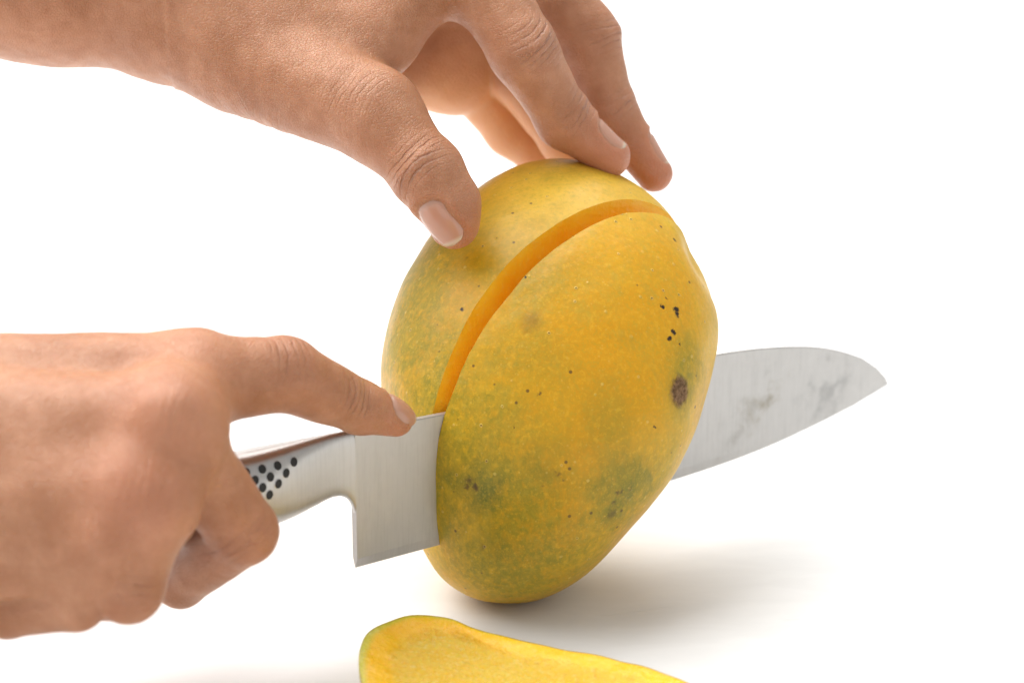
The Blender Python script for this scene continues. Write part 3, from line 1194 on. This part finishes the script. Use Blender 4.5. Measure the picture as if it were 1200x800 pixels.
finish_hand(left, 'left hand pressing thumb and fingers on the top of the mango', np.array([*U(320, 60, 8)[:2], U(320, 60, 8)[2]]),
            [nl_th, nl_ix, nl_md],
            [(U(488, 196, -38), th_ip - th_mcp, NRM(-.45, .1, -.85), 4.5, 8.0, 1.0),
             (U(425, 112, -30), th_mcp - th_cmc, NRM(-.3, .3, -.9), 8, 10, .28),
             (U(330, 120, -5), th_mcp - th_cmc, NRM(-.3, -.9, -.5), 14, 10, .4),
             (U(634, 46, -16), ix_dip - ix_pip, NRM(.6, .5, -.6), 5.5, 7, .9),
             (U(676, 128, -4), ix_tip - ix_dip, NRM(.6, .5, -.6), 4, 6, .75),
             (U(712, 40, 18), md_dip - md_pip, NRM(.8, .4, -.4), 5, 7, .7),
             (U(728, 122, 20), md_tip - md_dip, NRM(.8, .4, -.4), 3.5, 6, .6)],
            [(th_tip, 9, .8), (ix_tip, 14, 1.0), (md_tip, 14, 1.0), (ix_pip, 9, .35), (md_pip, 9, .3), (th_ip, 8, .3)],
            palm_glow_at=[(U(530, 85, 55), 20), (U(575, 115, 60), 20), (U(615, 150, 58), 22), (U(650, 185, 52), 18)])


# ---- right hand, holding the knife with the forefinger along the spine
def kd(x, y):
    return depth_of(kn(x, y))


def R(x, y, off, ref=None):
    rx, ry = ref if ref else (x, y)
    return at(x, y, kd(rx, ry) + off)


r_i0, r_i1, r_i2, r_i3 = R(228, 446, -2), R(333, 438, -6), R(421, 477, -5), R(463, 489, -5)
r_m0, r_m1, r_m2, r_m3 = R(197, 500, -23), R(285, 622, -21, (277, 600)), R(211, 681, 8, (213, 640)), R(185, 660, 26)
r_r0, r_r1, r_r2, r_r3 = R(166, 582, -31), R(151, 687, -33, (158, 650)), R(105, 690, -6, (105, 650)), R(95, 650, 16)
r_p0, r_p1, r_p2, r_p3 = R(108, 640, -26), R(88, 702, -22, (78, 650)), R(10, 713, -6, (20, 650)), R(0, 660, 16)
dw = depth_of(r_m0) - 6
w_up, w_lo = at(-190, 500, dw + 22), at(-190, 600, dw + 2)
fa = at(-860, 610, dw - 6)
r_palm = [
    (fa, w_up, 34, 24), (fa, w_lo, 34, 22),
    (w_up, r_i0, 21, 11.0),
    (lerp(w_up, w_lo, .5), r_m0, 20, 11.5),
    (w_lo, r_r0, 20, 11.0),
    (w_lo, r_p0, 20, 10.5),
    (r_i0, r_m0, 10.0, 11.0), (r_m0, r_r0, 9.5, 9.5), (r_r0, r_p0, 10.5, 10),
    (at(-100, 540, dw + 8), R(120, 545, -8), 22, 12),
    (at(-100, 600, dw + 8), R(90, 620, -10), 20, 12),
]
right = Hand(r_palm, [
    [(r_i0, 10.6), (r_i1, 8.9), (r_i2, 6.6), (r_i3, 4.9)],
    [(r_m0, 10.0), (r_m1, 7.9), (r_m2, 6.3), (r_m3, 6.0)],
    [(r_r0, 10.2), (r_r1, 7.9), (r_r2, 7.2), (r_r3, 6.0)],
    [(r_p0, 9.6), (r_p1, 7.0), (r_p2, 6.4), (r_p3, 5.4)],
    [(R(20, 520, 10), 13.0), (R(130, 560, 24), 10.5), (R(215, 575, 21), 9.0), (R(262, 578, 18), 7.0)],
], kp=7.0, kf=[3.0, 3.5, 4.0, 4.0, 4.0], kr=1.6)
right.extra = [(R(201, 487, -33), 6.0, 6.0), (R(186, 575, -37), 5.2, 5.0), (R(118, 638, -36), 4.6, 5.0)]
finish_hand(right, 'right hand gripping the knife handle with forefinger stretched along the spine', np.array([*r_m0[:2], r_m0[2]]),
            [(lerp(r_i2, r_i3, .92), r_i3 - r_i2, NRM(.12, .66, -.70), 8.6, 10.5)],
            [(R(418, 468, -14), r_i2 - r_i1, NRM(0, .7, -.7), 5.0, 6, .7),
             (R(336, 415, -10), r_i2 - r_i0, NRM(0, .8, -.6), 6, 8, .5),
             (R(201, 487, -36), r_m1 - w_up, NRM(.2, .3, -.9), 6, 8, .20), (R(180, 576, -40), r_r1 - w_lo, NRM(.2, .1, -.95), 6, 8, .16),
             (R(262, 650, -30), NRM(.5, -.85, 0), NRM(-.3, -.4, -.85), 3, 8, .6), (R(296, 622, -30), r_m1 - r_m0, NRM(.6, 0, -.8), 6, 8, .25), (R(165, 690, -40), r_r1 - r_r0, NRM(.3, -.3, -.9), 5, 8, .25)],
            [(r_i3, 10, .7), (r_m1, 12, .4), (r_m0 - FWD * 8, 12, .8), (r_i0 - FWD * 6, 11, .6), (r_r0 - FWD * 8, 13, .75), (r_r1, 10, .4), (r_i1, 11, .35)],
            h=1.0)
